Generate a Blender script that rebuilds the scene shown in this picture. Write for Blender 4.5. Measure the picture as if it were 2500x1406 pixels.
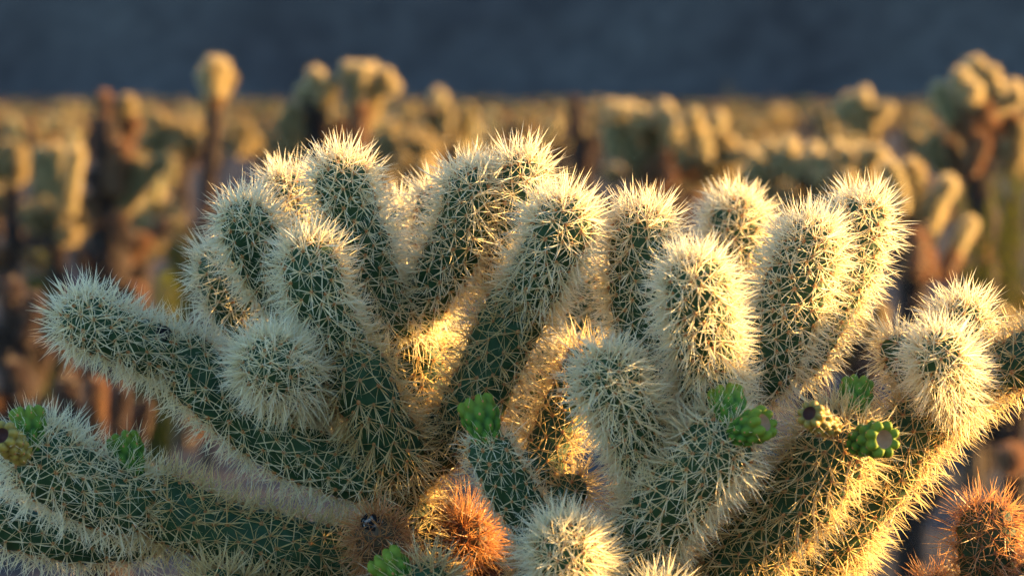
import bpy, math, random
import numpy as np
from mathutils import Vector, Matrix

# ------------------------------------------------------------------ camera, sky, sun, exposure
scene = bpy.context.scene
for o in list(bpy.data.objects):
    bpy.data.objects.remove(o)
COL = scene.collection
R = math.radians
LENS, FSTOP, D0, CAM_H = 100.0, 6.2, 2.20, 1.10
K = 36.0 / LENS / 2500.0                 # tangent per photo pixel
HORIZON = 232.0
PITCH = math.atan((703 - HORIZON) * K)
SUN_AZ, SUN_EL = R(74), R(8.5)           # azimuth clockwise from the view direction (+Y)

cam_d = bpy.data.cameras.new('camera')
cam_d.lens, cam_d.sensor_width = LENS, 36.0
cam_d.clip_start, cam_d.clip_end = 0.05, 9000
cam_d.dof.use_dof = True
cam_d.dof.focus_distance = D0
cam_d.dof.aperture_fstop = FSTOP
cam = bpy.data.objects.new('camera', cam_d)
cam.location = (0, 0, CAM_H)
cam.rotation_euler = (math.pi / 2 - PITCH, 0, 0)
COL.objects.link(cam)
scene.camera = cam

world = bpy.data.worlds.new('World')
scene.world = world
world.use_nodes = True
wn = world.node_tree
bg = wn.nodes['Background']
sky = wn.nodes.new('ShaderNodeTexSky')
sky.sky_type = 'NISHITA'
sky.sun_disc = False
sky.sun_elevation = SUN_EL
sky.sun_rotation = SUN_AZ
sky.air_density, sky.dust_density, sky.ozone_density = 1.0, 0.15, 3.0
wn.links.new(sky.outputs[0], bg.inputs[0])
bg.inputs[1].default_value = 0.102

sun_dir = Vector((math.sin(SUN_AZ) * math.cos(SUN_EL), math.cos(SUN_AZ) * math.cos(SUN_EL), math.sin(SUN_EL)))
sl = bpy.data.lights.new('sun', 'SUN')
sl.energy, sl.angle, sl.color = 5.0, R(0.53), (1.0, 0.60, 0.205)
so = bpy.data.objects.new('sun', sl)
so.rotation_euler = (-sun_dir).to_track_quat('-Z', 'Y').to_euler()
so.location = (40, 20, 15)
COL.objects.link(so)

vs = scene.view_settings
vs.view_transform, vs.look, vs.gamma, vs.use_curve_mapping = 'Standard', 'None', 1.0, False
vs.exposure = 2.5
cy = scene.cycles
cy.max_bounces, cy.diffuse_bounces, cy.glossy_bounces, cy.transmission_bounces = 12, 9, 3, 9
cy.use_denoising = True
cy.sample_clamp_indirect = 8

# ------------------------------------------------------------------ geometry helpers
CAM = np.array((0, 0, CAM_H))
FWD = np.array((0, math.cos(PITCH), -math.sin(PITCH)))
UPV = np.array((0, math.sin(PITCH), math.cos(PITCH)))
RGT = np.array((1.0, 0, 0))

def at(px, py, depth):
    return CAM + depth * (FWD + RGT * (px - 1250) * K + UPV * (703 - py) * K)

def make_mesh(name, verts, loops, starts, mats=(), mat_idx=None, smooth=False, attrs=None):
    me = bpy.data.meshes.new(name)
    verts = np.asarray(verts, np.float32)
    me.vertices.add(len(verts)); me.vertices.foreach_set('co', verts.ravel())
    me.loops.add(len(loops)); me.loops.foreach_set('vertex_index', np.asarray(loops, np.int32))
    me.polygons.add(len(starts)); me.polygons.foreach_set('loop_start', np.asarray(starts, np.int32))
    if mat_idx is not None:
        me.polygons.foreach_set('material_index', np.asarray(mat_idx, np.int32))
    if smooth is not False:
        s = np.ones(len(starts), bool) if smooth is True else np.asarray(smooth, bool)
        me.polygons.foreach_set('use_smooth', s)
    for k, v in (attrs or {}).items():
        a = me.attributes.new(k, 'FLOAT', 'POINT')
        a.data.foreach_set('value', np.asarray(v, np.float32))
    for m in mats:
        me.materials.append(m)
    me.update(calc_edges=True)
    me.validate()
    return me

def poly_mesh(name, verts, faces, mats=(), mat_idx=None, smooth=False, attrs=None):
    loops, starts, k = [], [], 0
    for f in faces:
        starts.append(k); loops.extend(f); k += len(f)
    return make_mesh(name, verts, loops, starts, mats, mat_idx, smooth, attrs)

def link(name, me, parent=None, kind=None):
    o = bpy.data.objects.new(name, me)
    COL.objects.link(o)
    if parent is not None:
        o.parent = parent
    if kind:
        o['kind'] = kind
    return o

def tag(o, label, cat, group=None):
    o['label'], o['category'] = label, cat
    if group:
        o['group'] = group
    return o

def empty(name, loc):
    o = bpy.data.objects.new(name, None)
    o.location = loc
    o.empty_display_size = 0.05
    COL.objects.link(o)
    return o

def catmull(P, n):
    P = np.asarray(P, float)
    if len(P) == 2:
        t = np.linspace(0, 1, n)[:, None]
        return P[0] * (1 - t) + P[1] * t
    Q = np.vstack([2 * P[0] - P[1], P, 2 * P[-1] - P[-2]])
    out = []
    seg = len(P) - 1
    for u in np.linspace(0, seg - 1e-6, n):
        i = int(u); t = u - i
        a, b, c, d = Q[i], Q[i + 1], Q[i + 2], Q[i + 3]
        out.append(0.5 * (2 * b + (c - a) * t + (2 * a - 5 * b + 4 * c - d) * t * t + (3 * b - a - 3 * c + d) * t ** 3))
    return np.array(out)

class Axis:
    """smooth centre line with a parallel-transported frame"""
    def __init__(self, P, n=64):
        self.C = catmull(P, n)
        d = np.linalg.norm(np.diff(self.C, axis=0), axis=1)
        self.S = np.concatenate([[0], np.cumsum(d)])
        self.L = self.S[-1]
        T = np.gradient(self.C, axis=0)
        T /= np.linalg.norm(T, axis=1)[:, None]
        ref = np.array((0, -1.0, 0.12)) if abs(T[0][1]) < 0.8 else np.array((1.0, 0, 0.1))
        U = [np.cross(T[0], ref)]
        U[0] /= np.linalg.norm(U[0])
        for i in range(1, n):
            u = U[-1] - T[i] * np.dot(U[-1], T[i])
            U.append(u / np.linalg.norm(u))
        self.T, self.U = T, np.array(U)
    def ev(self, s):
        s = np.asarray(s, float)
        f = lambda A: np.stack([np.interp(s, self.S, A[:, k]) for k in range(3)], -1)
        c, t, u = f(self.C), f(self.T), f(self.U)
        t /= np.linalg.norm(t, axis=-1)[..., None]
        u -= t * np.sum(u * t, -1)[..., None]
        u /= np.linalg.norm(u, axis=-1)[..., None]
        return c, t, u, np.cross(t, u)

def profile(L, r, neck=0.76, tipk=1.15):
    a = min(tipk * r, 0.7 * L)
    def f(s):
        s = np.clip(s, 0, L)
        x = np.clip(s / (1.0 * r), 0, 1)
        base = neck + (1 - neck) * x * x * (3 - 2 * x)
        y = np.clip((s - (L - a)) / a, 0, 1)
        return r * base * np.sqrt(np.maximum(1 - y ** 2.2, 0)) * (1 + 0.035 * np.sin(s / r * 1.9))
    return f, a

def joint_geometry(P, r, rng, spacing=0.0106, tub=0.10, neck=0.76, around=42, tip_dense=0.50):
    ax = Axis(P)
    f, a = profile(ax.L, r, neck)
    L = ax.L
    # areoles on a golden-angle lattice
    ds = L / 2000
    ss = (np.arange(2000) + 0.5) * ds
    rr = f(ss)
    slope = np.gradient(rr, ds)
    dens = 2 * np.pi * rr * np.sqrt(1 + np.clip(slope, -6, 6) ** 2) * ds / (spacing ** 2 * 0.866)
    tipw = np.clip((ss - (L - 1.5 * r)) / (1.2 * r), 0, 1)
    dens = dens / (1 - (1 - tip_dense) * tipw)
    cum = np.cumsum(dens)
    n = int(cum[-1])
    s_a = np.interp(np.arange(n) + 0.5, cum, ss)
    th = np.arange(n) * 2.399963 + rng.uniform(0, 6.28) + rng.normal(0, 0.07, n)
    s_a = np.clip(s_a + rng.normal(0, spacing * 0.10, n), 0.0, L * 0.999)
    def surf(s, t):
        c, T, U, V = ax.ev(s)
        rad = U * np.cos(t)[..., None] + V * np.sin(t)[..., None]
        e = r * 0.05
        sl_ = (f(np.minimum(s + e, L)) - f(np.maximum(s - e, 0))) / (2 * e)
        sl_ = np.where(s > L - a * 0.05, -8, sl_)
        N = rad - T * sl_[..., None]
        N /= np.linalg.norm(N, axis=-1)[..., None]
        return c + rad * f(s)[..., None], N, T
    pa, na, ta = surf(s_a, th)
    # body
    nc = max(6, int((L - a) / (2 * np.pi * r / around * 1.15)))
    sr = np.concatenate([np.linspace(0, L - a, nc, endpoint=False), L - a + a * np.sin(np.linspace(0, np.pi / 2 * 0.97, 11))])
    tt = np.linspace(0, 2 * np.pi, around, endpoint=False)
    Sg, Tg = np.meshgrid(sr, tt, indexing='ij')
    V, N, _ = surf(Sg.ravel(), Tg.ravel())
    def bump(X):
        d2 = ((X[:, None, :] - pa[None]) ** 2).sum(-1)
        d = np.sqrt(d2.min(1)) / (spacing * 0.68)
        return np.where(d < 1, 0.5 + 0.5 * np.cos(np.pi * np.clip(d, 0, 1)), 0) * tub * r
    h = bump(V)
    V = V + N * h[:, None]
    tipp = ax.C[-1] + ax.T[-1] * 0.001
    basep = ax.C[0]
    nr = len(sr)
    V = np.vstack([V, tipp, basep])
    i, j = np.meshgrid(np.arange(nr - 1), np.arange(around), indexing='ij')
    i, j = i.ravel(), j.ravel()
    j2 = (j + 1) % around
    quads = np.stack([i * around + j, i * around + j2, (i + 1) * around + j2, (i + 1) * around + j], 1)
    jj = np.arange(around); jn = (jj + 1) % around
    tips = np.stack([(nr - 1) * around + jj, (nr - 1) * around + jn, np.full(around, nr * around)], 1)
    bases = np.stack([jn, jj, np.full(around, nr * around + 1)], 1)
    loops = np.concatenate([quads.ravel(), tips.ravel(), bases.ravel()])
    starts = np.concatenate([np.arange(len(quads)) * 4, len(quads) * 4 + np.arange(2 * around) * 3])
    tipness = np.concatenate([np.repeat(sr / L, around), [1, 0]])
    hh = np.concatenate([h / (tub * r), [1, 0]])
    return dict(V=V, loops=loops, starts=starts, tip=tipness, h=hh, pa=pa + na * tub * r * 0.85, na=na, ta=ta, sa=s_a / L)

def spine_arrays(pa, na, ta, rng, n_c=5, n_r=8, len_c=0.023, len_r=0.0165, width=0.00075, droop=0.0, sweep=0.0, lenf=None, keep=1.0):
    """papery spines with an open V section: 7 vertices and 4 faces each"""
    m = len(pa)
    n = n_c + n_r
    bt = np.cross(na, ta)
    tn = np.cross(bt, na)
    ln = np.linalg.norm(tn, axis=1); tn /= np.maximum(ln, 1e-6)[:, None]
    ln = np.linalg.norm(bt, axis=1); bt /= np.maximum(ln, 1e-6)[:, None]
    pol = np.empty((m, n)); az = np.empty((m, n)); le = np.empty((m, n))
    pol[:, :n_c] = rng.uniform(R(4), R(46), (m, n_c))
    az[:, :n_c] = rng.uniform(0, 2 * np.pi, (m, n_c))
    le[:, :n_c] = len_c * rng.uniform(0.72, 1.16, (m, n_c))
    pol[:, n_c:] = rng.uniform(R(50), R(83), (m, n_r))
    az[:, n_c:] = np.arange(n_r)[None] * 2 * np.pi / max(n_r, 1) + rng.uniform(0, 6.28, (m, 1)) + rng.normal(0, 0.28, (m, n_r))
    le[:, n_c:] = len_r * rng.uniform(0.65, 1.25, (m, n_r))
    if lenf is not None:
        le *= lenf[:, None]
    sp, cp = np.sin(pol)[..., None], np.cos(pol)[..., None]
    d = na[:, None] * cp + (tn[:, None] * np.cos(az)[..., None] + bt[:, None] * np.sin(az)[..., None]) * sp
    d = d + ta[:, None] * sweep + np.array((0, 0, -droop))
    d /= np.linalg.norm(d, axis=-1)[..., None]
    base = np.repeat(pa[:, None], n, 1) + rng.normal(0, 0.0005, (m, n, 3))
    d, base, le = d.reshape(-1, 3), base.reshape(-1, 3), le.ravel()
    if keep < 1:
        k = rng.random(len(d)) < keep
        d, base, le = d[k], base[k], le[k]
    q = len(d)
    rv = rng.normal(0, 1, (q, 3))
    side = np.cross(d, rv); side /= np.linalg.norm(side, axis=1)[:, None]
    rid = np.cross(d, side)
    w = width * rng.uniform(0.7, 1.25, q)[:, None] * 0.5
    l = le[:, None]
    bend = (side * rng.normal(0, 0.020, (q, 1)) + rid * rng.normal(0, 0.020, (q, 1))) * l
    mid = base + d * l * 0.55 + bend
    tip = base + d * l
    VV = np.stack([base + side * w, base + rid * w * 0.8, base - side * w,
                   mid + side * w * 0.95, mid + rid * w * 0.75, mid - side * w * 0.95, tip], 1).reshape(-1, 3)
    t = np.tile([0, 0, 0, 0.55, 0.55, 0.55, 1.0], q)
    rn = np.repeat(rng.random(q), 7)
    pat = np.array([0, 1, 4, 3, 1, 2, 5, 4, 3, 4, 6, 4, 5, 6])
    loops = (np.arange(q)[:, None] * 7 + pat).ravel()
    starts = (np.arange(q)[:, None] * 14 + np.array([0, 4, 8, 11])).ravel()
    return VV, loops, starts, t, rn

def areole_arrays(pa, na, ta, rng, rad=0.0016, hgt=0.0017):
    m = len(pa)
    bt = np.cross(na, ta); bt /= np.maximum(np.linalg.norm(bt, axis=1), 1e-6)[:, None]
    tn = np.cross(bt, na)
    V = []
    sc = rng.uniform(0.75, 1.25, (m, 1))
    for rr, hh in ((1.0, -0.4), (0.75, 0.55)):
        for k in range(6):
            c, s = math.cos(k * math.pi / 3), math.sin(k * math.pi / 3)
            V.append(pa + (tn * c * 1.25 + bt * s) * rad * rr * sc + na * hgt * hh)
    V.append(pa + na * hgt * 1.1 * sc)
    V = np.stack(V, 1).reshape(-1, 3)
    pat = []
    for k in range(6):
        k2 = (k + 1) % 6
        pat += [k, k2, 6 + k2, 6 + k]
    for k in range(6):
        pat += [6 + k, 6 + (k + 1) % 6, 12]
    st = [4 * k for k in range(6)] + [24 + 3 * k for k in range(6)]
    loops = (np.arange(m)[:, None] * 13 + np.array(pat)).ravel()
    starts = (np.arange(m)[:, None] * 42 + np.array(st)).ravel()
    return V, loops, starts

# ------------------------------------------------------------------ materials
def new_mat(name):
    m = bpy.data.materials.new(name)
    m.use_nodes = True
    nt = m.node_tree
    nt.nodes.clear()
    out = nt.nodes.new('ShaderNodeOutputMaterial')
    return m, nt, out

def ramp(nt, stops, fac=None):
    n = nt.nodes.new('ShaderNodeValToRGB')
    e = n.color_ramp.elements
    while len(e) < len(stops):
        e.new(0.5)
    for k, (p, c) in enumerate(stops):
        e[k].position = p
        e[k].color = (*c, 1)
    if fac is not None:
        nt.links.new(fac, n.inputs[0])
    return n

def attr(nt, name):
    a = nt.nodes.new('ShaderNodeAttribute')
    a.attribute_name = name
    return a.outputs['Fac']

def mixcol(nt, fac, a, b, mode='MIX'):
    n = nt.nodes.new('ShaderNodeMix')
    n.data_type = 'RGBA'
    n.blend_type = mode
    for sock, v in ((n.inputs[0], fac), (n.inputs[6], a), (n.inputs[7], b)):
        if isinstance(v, (int, float)):
            sock.default_value = v
        elif isinstance(v, tuple):
            sock.default_value = (*v, 1)
        else:
            nt.links.new(v, sock)
    return n.outputs[2]

def noise(nt, scale, detail=4, rough=0.55, coord='Object'):
    tc = nt.nodes.new('ShaderNodeTexCoord')
    n = nt.nodes.new('ShaderNodeTexNoise')
    n.inputs['Scale'].default_value = scale
    n.inputs['Detail'].default_value = detail
    n.inputs['Roughness'].default_value = rough
    nt.links.new(tc.outputs[coord], n.inputs['Vector'])
    return n.outputs[0]

def spine_material(name, stops, alt, translucency=0.57, gloss=0.06):
    m, nt, out = new_mat(name)
    c = ramp(nt, stops, attr(nt, 't')).outputs[0]
    rr = ramp(nt, [(0.0, (0, 0, 0)), (1.0, (1, 1, 1))], attr(nt, 'rnd'))
    col = mixcol(nt, rr.outputs[0], c, mixcol(nt, 0.55, c, alt))
    df = nt.nodes.new('ShaderNodeBsdfDiffuse'); tr = nt.nodes.new('ShaderNodeBsdfTranslucent')
    gl = nt.nodes.new('ShaderNodeBsdfGlossy'); gl.inputs['Roughness'].default_value = 0.38
    gl.inputs['Color'].default_value = (0.95, 0.93, 0.88, 1)
    nt.links.new(col, df.inputs[0]); nt.links.new(col, tr.inputs[0])
    a = nt.nodes.new('ShaderNodeMixShader'); a.inputs[0].default_value = translucency
    nt.links.new(df.outputs[0], a.inputs[1]); nt.links.new(tr.outputs[0], a.inputs[2])
    b = nt.nodes.new('ShaderNodeMixShader'); b.inputs[0].default_value = gloss
    nt.links.new(a.outputs[0], b.inputs[1]); nt.links.new(gl.outputs[0], b.inputs[2])
    nt.links.new(b.outputs[0], out.inputs[0])
    return m

def principled(name, col_fn, rough=0.6, bump=None, spec=0.4, sss=0.0):
    m, nt, out = new_mat(name)
    p = nt.nodes.new('ShaderNodeBsdfPrincipled')
    c = col_fn(nt)
    if isinstance(c, tuple):
        p.inputs['Base Color'].default_value = (*c, 1)
    else:
        nt.links.new(c, p.inputs['Base Color'])
    p.inputs['Roughness'].default_value = rough
    p.inputs['Specular IOR Level'].default_value = spec
    if bump:
        sc, st, dist = bump
        b = nt.nodes.new('ShaderNodeBump')
        b.inputs['Strength'].default_value = st
        b.inputs['Distance'].default_value = dist
        nt.links.new(noise(nt, sc, 6, 0.6), b.inputs['Height'])
        nt.links.new(b.outputs[0], p.inputs['Normal'])
    nt.links.new(p.outputs[0], out.inputs[0])
    return m

SP_PALE = spine_material('pale_spine', [(0.0, (0.52, 0.27, 0.10)), (0.10, (0.70, 0.53, 0.28)), (0.32, (0.87, 0.80, 0.56)), (1.0, (0.93, 0.89, 0.72))], (0.88, 0.73, 0.38))
SP_STRAW = spine_material('straw_spine', [(0.0, (0.38, 0.19, 0.08)), (0.14, (0.58, 0.42, 0.20)), (0.45, (0.78, 0.63, 0.31)), (1.0, (0.86, 0.75, 0.45))], (0.68, 0.47, 0.17))
SP_BROWN = spine_material('brown_spine', [(0.0, (0.22, 0.09, 0.04)), (0.3, (0.58, 0.27, 0.09)), (1.0, (0.78, 0.48, 0.18))], (0.55, 0.20, 0.06))
SP_TAN = spine_material('tan_spine', [(0.0, (0.20, 0.12, 0.05)), (0.2, (0.44, 0.32, 0.14)), (1.0, (0.66, 0.52, 0.25))], (0.34, 0.22, 0.09))
SP_RUST = spine_material('rust_spine', [(0.0, (0.12, 0.05, 0.025)), (0.3, (0.30, 0.14, 0.06)), (1.0, (0.46, 0.25, 0.11))], (0.22, 0.09, 0.04), 0.4)
SP_GOLD = spine_material('golden_spine', [(0.0, (0.36, 0.20, 0.08)), (0.2, (0.64, 0.49, 0.24)), (1.0, (0.86, 0.75, 0.47))], (0.60, 0.43, 0.18))
SP_DEAD = spine_material('dead_spine', [(0.0, (0.05, 0.03, 0.02)), (0.4, (0.15, 0.085, 0.055)), (1.0, (0.24, 0.14, 0.09))], (0.06, 0.04, 0.03), 0.25)

def stem_colour(lo, hi, alt):
    def f(nt):
        c = ramp(nt, [(0.0, lo), (1.0, hi)], attr(nt, 'h')).outputs[0]
        n = ramp(nt, [(0.38, (0, 0, 0)), (0.68, (1, 1, 1))], noise(nt, 46, 5))
        return mixcol(nt, mixcol(nt, 0.55, (0, 0, 0), n.outputs[0]), c, alt)
    return f
STEM = principled('green_stem', stem_colour((0.014, 0.042, 0.021), (0.030, 0.080, 0.037), (0.040, 0.080, 0.028)), 0.62, (300, 0.12, 0.002), 0.18)
STEM_OLD = principled('old_stem', stem_colour((0.016, 0.032, 0.016), (0.030, 0.060, 0.028), (0.050, 0.052, 0.022)), 0.7, (260, 0.2, 0.002), 0.15)
STEM_BROWN = principled('brown_stem', stem_colour((0.040, 0.028, 0.014), (0.075, 0.055, 0.024), (0.10, 0.05, 0.02)), 0.7, (220, 0.3, 0.002))
AREOLE = principled('areole_felt', lambda nt: mixcol(nt, noise(nt, 180, 2), (0.36, 0.14, 0.05), (0.52, 0.26, 0.11)), 0.9, None, 0.1)
AREOLE_OLD = principled('old_areole', lambda nt: mixcol(nt, noise(nt, 180, 2), (0.14, 0.06, 0.03), (0.24, 0.12, 0.06)), 0.9, None, 0.1)
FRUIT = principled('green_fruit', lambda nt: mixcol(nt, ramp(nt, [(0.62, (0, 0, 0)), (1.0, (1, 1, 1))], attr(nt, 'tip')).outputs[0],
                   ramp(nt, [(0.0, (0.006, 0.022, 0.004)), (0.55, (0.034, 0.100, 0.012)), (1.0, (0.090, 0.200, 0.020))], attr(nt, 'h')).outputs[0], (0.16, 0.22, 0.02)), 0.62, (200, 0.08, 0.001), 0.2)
FRUIT_OLD = principled('ripe_fruit', lambda nt: mixcol(nt, noise(nt, 90, 4),
                   ramp(nt, [(0.0, (0.14, 0.10, 0.02)), (1.0, (0.46, 0.33, 0.05))], attr(nt, 'h')).outputs[0], (0.20, 0.15, 0.03)), 0.5, (200, 0.1, 0.001))
SCAR = principled('fruit_scar', lambda nt: mixcol(nt, noise(nt, 240, 4), (0.30, 0.15, 0.08), (0.45, 0.28, 0.16)), 0.85, (300, 0.5, 0.002), 0.1)
SCAR_DARK = principled('dark_scar', lambda nt: mixcol(nt, noise(nt, 240, 4), (0.018, 0.010, 0.010), (0.10, 0.03, 0.02)), 0.7, (300, 0.6, 0.002), 0.3)
SCAR_BLACK = principled('black_scar', lambda nt: mixcol(nt, ramp(nt, [(0.55, (0, 0, 0)), (0.68, (1, 1, 1))], noise(nt, 190, 4)).outputs[0], (0.008, 0.008, 0.010), (0.30, 0.30, 0.30)), 0.85, (300, 0.8, 0.003), 0.15)
BARK = principled('dead_bark', lambda nt: ramp(nt, [(0.3, (0.012, 0.009, 0.008)), (0.7, (0.050, 0.033, 0.026))], noise(nt, 22, 6)).outputs[0], 0.9, (60, 0.8, 0.01), 0.15)
GROUND = principled('desert_ground', lambda nt: mixcol(nt, ramp(nt, [(0.40, (0, 0, 0)), (0.62, (1, 1, 1))], noise(nt, 0.55, 6)).outputs[0],
                    ramp(nt, [(0.3, (0.030, 0.030, 0.033)), (0.7, (0.058, 0.056, 0.060))], noise(nt, 9, 8)).outputs[0],
                    ramp(nt, [(0.3, (0.045, 0.044, 0.046)), (0.7, (0.082, 0.078, 0.078))], noise(nt, 30, 8)).outputs[0]), 0.95, (40, 0.6, 0.03), 0.1)
HILL = principled('hill_rock', lambda nt: mixcol(nt, ramp(nt, [(0.38, (0, 0, 0)), (0.64, (1, 1, 1))], noise(nt, 0.035, 5)).outputs[0],
                  ramp(nt, [(0.35, (0.046, 0.039, 0.038)), (0.65, (0.080, 0.068, 0.065))], noise(nt, 0.25, 6)).outputs[0],
                  ramp(nt, [(0.35, (0.066, 0.059, 0.056)), (0.65, (0.108, 0.096, 0.088))], noise(nt, 0.4, 6)).outputs[0]), 0.95, (0.3, 0.5, 1.5), 0.05)
STONE = principled('pebble', lambda nt: ramp(nt, [(0.3, (0.06, 0.056, 0.054)), (0.7, (0.16, 0.145, 0.13))], noise(nt, 2.5, 3)).outputs[0], 0.9, (60, 0.4, 0.01), 0.15)
TWIG = principled('shrub_twig', lambda nt: (0.10, 0.075, 0.05), 0.9, None, 0.1)

def leaf_mat(name, c1, c2):
    m, nt, out = new_mat(name)
    col = mixcol(nt, attr(nt, 'rnd'), c1, c2)
    df = nt.nodes.new('ShaderNodeBsdfDiffuse'); tr = nt.nodes.new('ShaderNodeBsdfTranslucent')
    nt.links.new(col, df.inputs[0]); nt.links.new(col, tr.inputs[0])
    a = nt.nodes.new('ShaderNodeMixShader'); a.inputs[0].default_value = 0.4
    nt.links.new(df.outputs[0], a.inputs[1]); nt.links.new(tr.outputs[0], a.inputs[2])
    nt.links.new(a.outputs[0], out.inputs[0])
    return m
LEAF = leaf_mat('shrub_leaf', (0.055, 0.075, 0.018), (0.16, 0.15, 0.025))

# ------------------------------------------------------------------ ground and hill
def hash_noise(x, y, seed, octaves=4, base=1.0):
    rg = np.random.default_rng(seed)
    out = np.zeros_like(x)
    amp = 1.0
    for k in range(octaves):
        for _ in range(3):
            a = rg.uniform(0, 2 * np.pi); ph = rg.uniform(0, 6.28)
            f = base * 2 ** k * rg.uniform(0.7, 1.3)
            out += amp / 3 * np.sin((x * math.cos(a) + y * math.sin(a)) * f + ph + 1.3 * np.sin((x * math.sin(a) - y * math.cos(a)) * f * 0.7 + ph * 2))
        amp *= 0.5
    return out

def grid_mesh(name, X, Y, Z, mat, smooth=True):
    n, m = X.shape
    V = np.stack([X, Y, Z], -1).reshape(-1, 3)
    i, j = np.meshgrid(np.arange(n - 1), np.arange(m - 1), indexing='ij')
    i, j = i.ravel(), j.ravel()
    q = np.stack([i * m + j, (i + 1) * m + j, (i + 1) * m + j + 1, i * m + j + 1], 1)
    return make_mesh(name, V, q.ravel(), np.arange(len(q)) * 4, (mat,), None, smooth)

u = np.linspace(-1, 1, 181)
gx = np.sign(u) * (np.abs(u) * 22 + np.abs(u) ** 7 * 4000)
v = np.linspace(-1, 1, 221)
gy = 8 + np.sign(v) * (np.abs(v) * 30 + np.abs(v) ** 7 * 4000)
GX, GY = np.meshgrid(gx, gy, indexing='ij')
fade = 1 / (1 + (np.hypot(GX, GY - 8) / 60) ** 4)
GZ = hash_noise(GX, GY, 5, 4, 0.9) * 0.035 * fade
ground = link('ground', grid_mesh('ground', GX, GY, GZ, GROUND))
ground['kind'] = 'structure'

hx = np.linspace(-900, 330, 250)
hy = np.linspace(215, 760, 140)
HX, HY = np.meshgrid(hx, hy, indexing='ij')
side = np.clip(np.minimum((330 - HX) / 150, (HX + 900) / 250), 0, 1); side = side * side * (3 - 2 * side)
front = 352 - 0.35 * np.maximum(HX, -160) + 10 * np.sin(HX * 0.021) + 6 * np.sin(HX * 0.055 + 1)
t_ = np.clip((HY - front), 0, None)
rise = t_ * 0.78 * np.clip(t_ / 22, 0, 1)
rise = np.minimum(rise, 150 - (np.clip(HY - 560, 0, None)) * 1.05)
HZ = np.maximum(rise, 0) * side + hash_noise(HX, HY, 11, 5, 0.045) * 5.0 * np.clip(t_ / 40, 0, 1) * side - 0.6
hill = link('hill', grid_mesh('hill', HX, HY, HZ, HILL))
hill['kind'] = 'structure'

# ------------------------------------------------------------------ the main cholla
STYLES = {
    'pale':  dict(sp=SP_PALE, body=STEM, ar=AREOLE, n_c=6, n_r=7, len_c=0.0245, len_r=0.0200, width=0.00080),
    'mid':   dict(gap=.0128, sp=SP_STRAW, body=STEM, ar=AREOLE, n_c=5, n_r=6, len_c=0.0270, len_r=0.0235, width=0.00082),
    'young': dict(gap=.0128, sp=SP_PALE, body=STEM, ar=AREOLE, n_c=5, n_r=6, len_c=0.0270, len_r=0.0235, width=0.00082),
    'old':   dict(gap=.0128, sp=SP_STRAW, body=STEM_OLD, ar=AREOLE_OLD, n_c=4, n_r=6, len_c=0.0245, len_r=0.0225, width=0.00076),
    'sparse': dict(sp=SP_PALE, body=STEM, ar=AREOLE, n_c=2, n_r=8, len_c=0.0200, len_r=0.0150, width=0.00066),
    'brown': dict(sp=SP_BROWN, body=STEM_BROWN, ar=AREOLE_OLD, n_c=6, n_r=8, len_c=0.0240, len_r=0.0160, width=0.00060),
    'rust':  dict(sp=SP_BROWN, body=STEM_OLD, ar=AREOLE_OLD, n_c=3, n_r=7, len_c=0.0260, len_r=0.0180, width=0.00062),
    'dead':  dict(sp=SP_DEAD, body=BARK, ar=AREOLE_OLD, n_c=4, n_r=5, len_c=0.0240, len_r=0.0190, width=0.00075),
}
cactus = empty('cholla_cactus', (0.0, D0 + 0.12, 0.0))
tag(cactus, 'large sharply focused teddy bear cholla with many upright spiny green arms glowing at their edges', 'cactus')
C_OFF = np.array(cactus.location)

def build_joint(parent, P, r, style, seed, off, name='stem_joint', droop=0.0, sweep=0.0, crown=1.03, lf=1.0, label=None, spacing=None, density=1.0):
    rng = np.random.default_rng(seed)
    st = STYLES[style]
    g = joint_geometry(np.asarray(P) - off, r, rng, spacing=spacing or st.get('gap', 0.0110))
    b = link(name, make_mesh(name, g['V'], g['loops'], g['starts'], (st['body'],), None, True, {'h': g['h'], 'tip': g['tip']}), parent)
    if label:
        b['label'] = label
    lenf = lf * (0.92 + (crown - 0.92) * np.clip((g['sa'] - 0.55) / 0.4, 0, 1))
    V, lo, s0, t, rn = spine_arrays(g['pa'], g['na'], g['ta'], rng, st['n_c'], st['n_r'], st['len_c'], st['len_r'], st['width'], droop, sweep, lenf, density)
    link('spines', make_mesh('spines', V, lo, s0, (st['sp'],), None, False, {'t': t, 'rnd': rn}), b, 'stuff')
    V, lo, s0 = areole_arrays(g['pa'], g['na'], g['ta'], rng)
    link('areoles', make_mesh('areoles', V, lo, s0, (st['ar'],), None, True), b, 'stuff')
    return b

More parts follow.
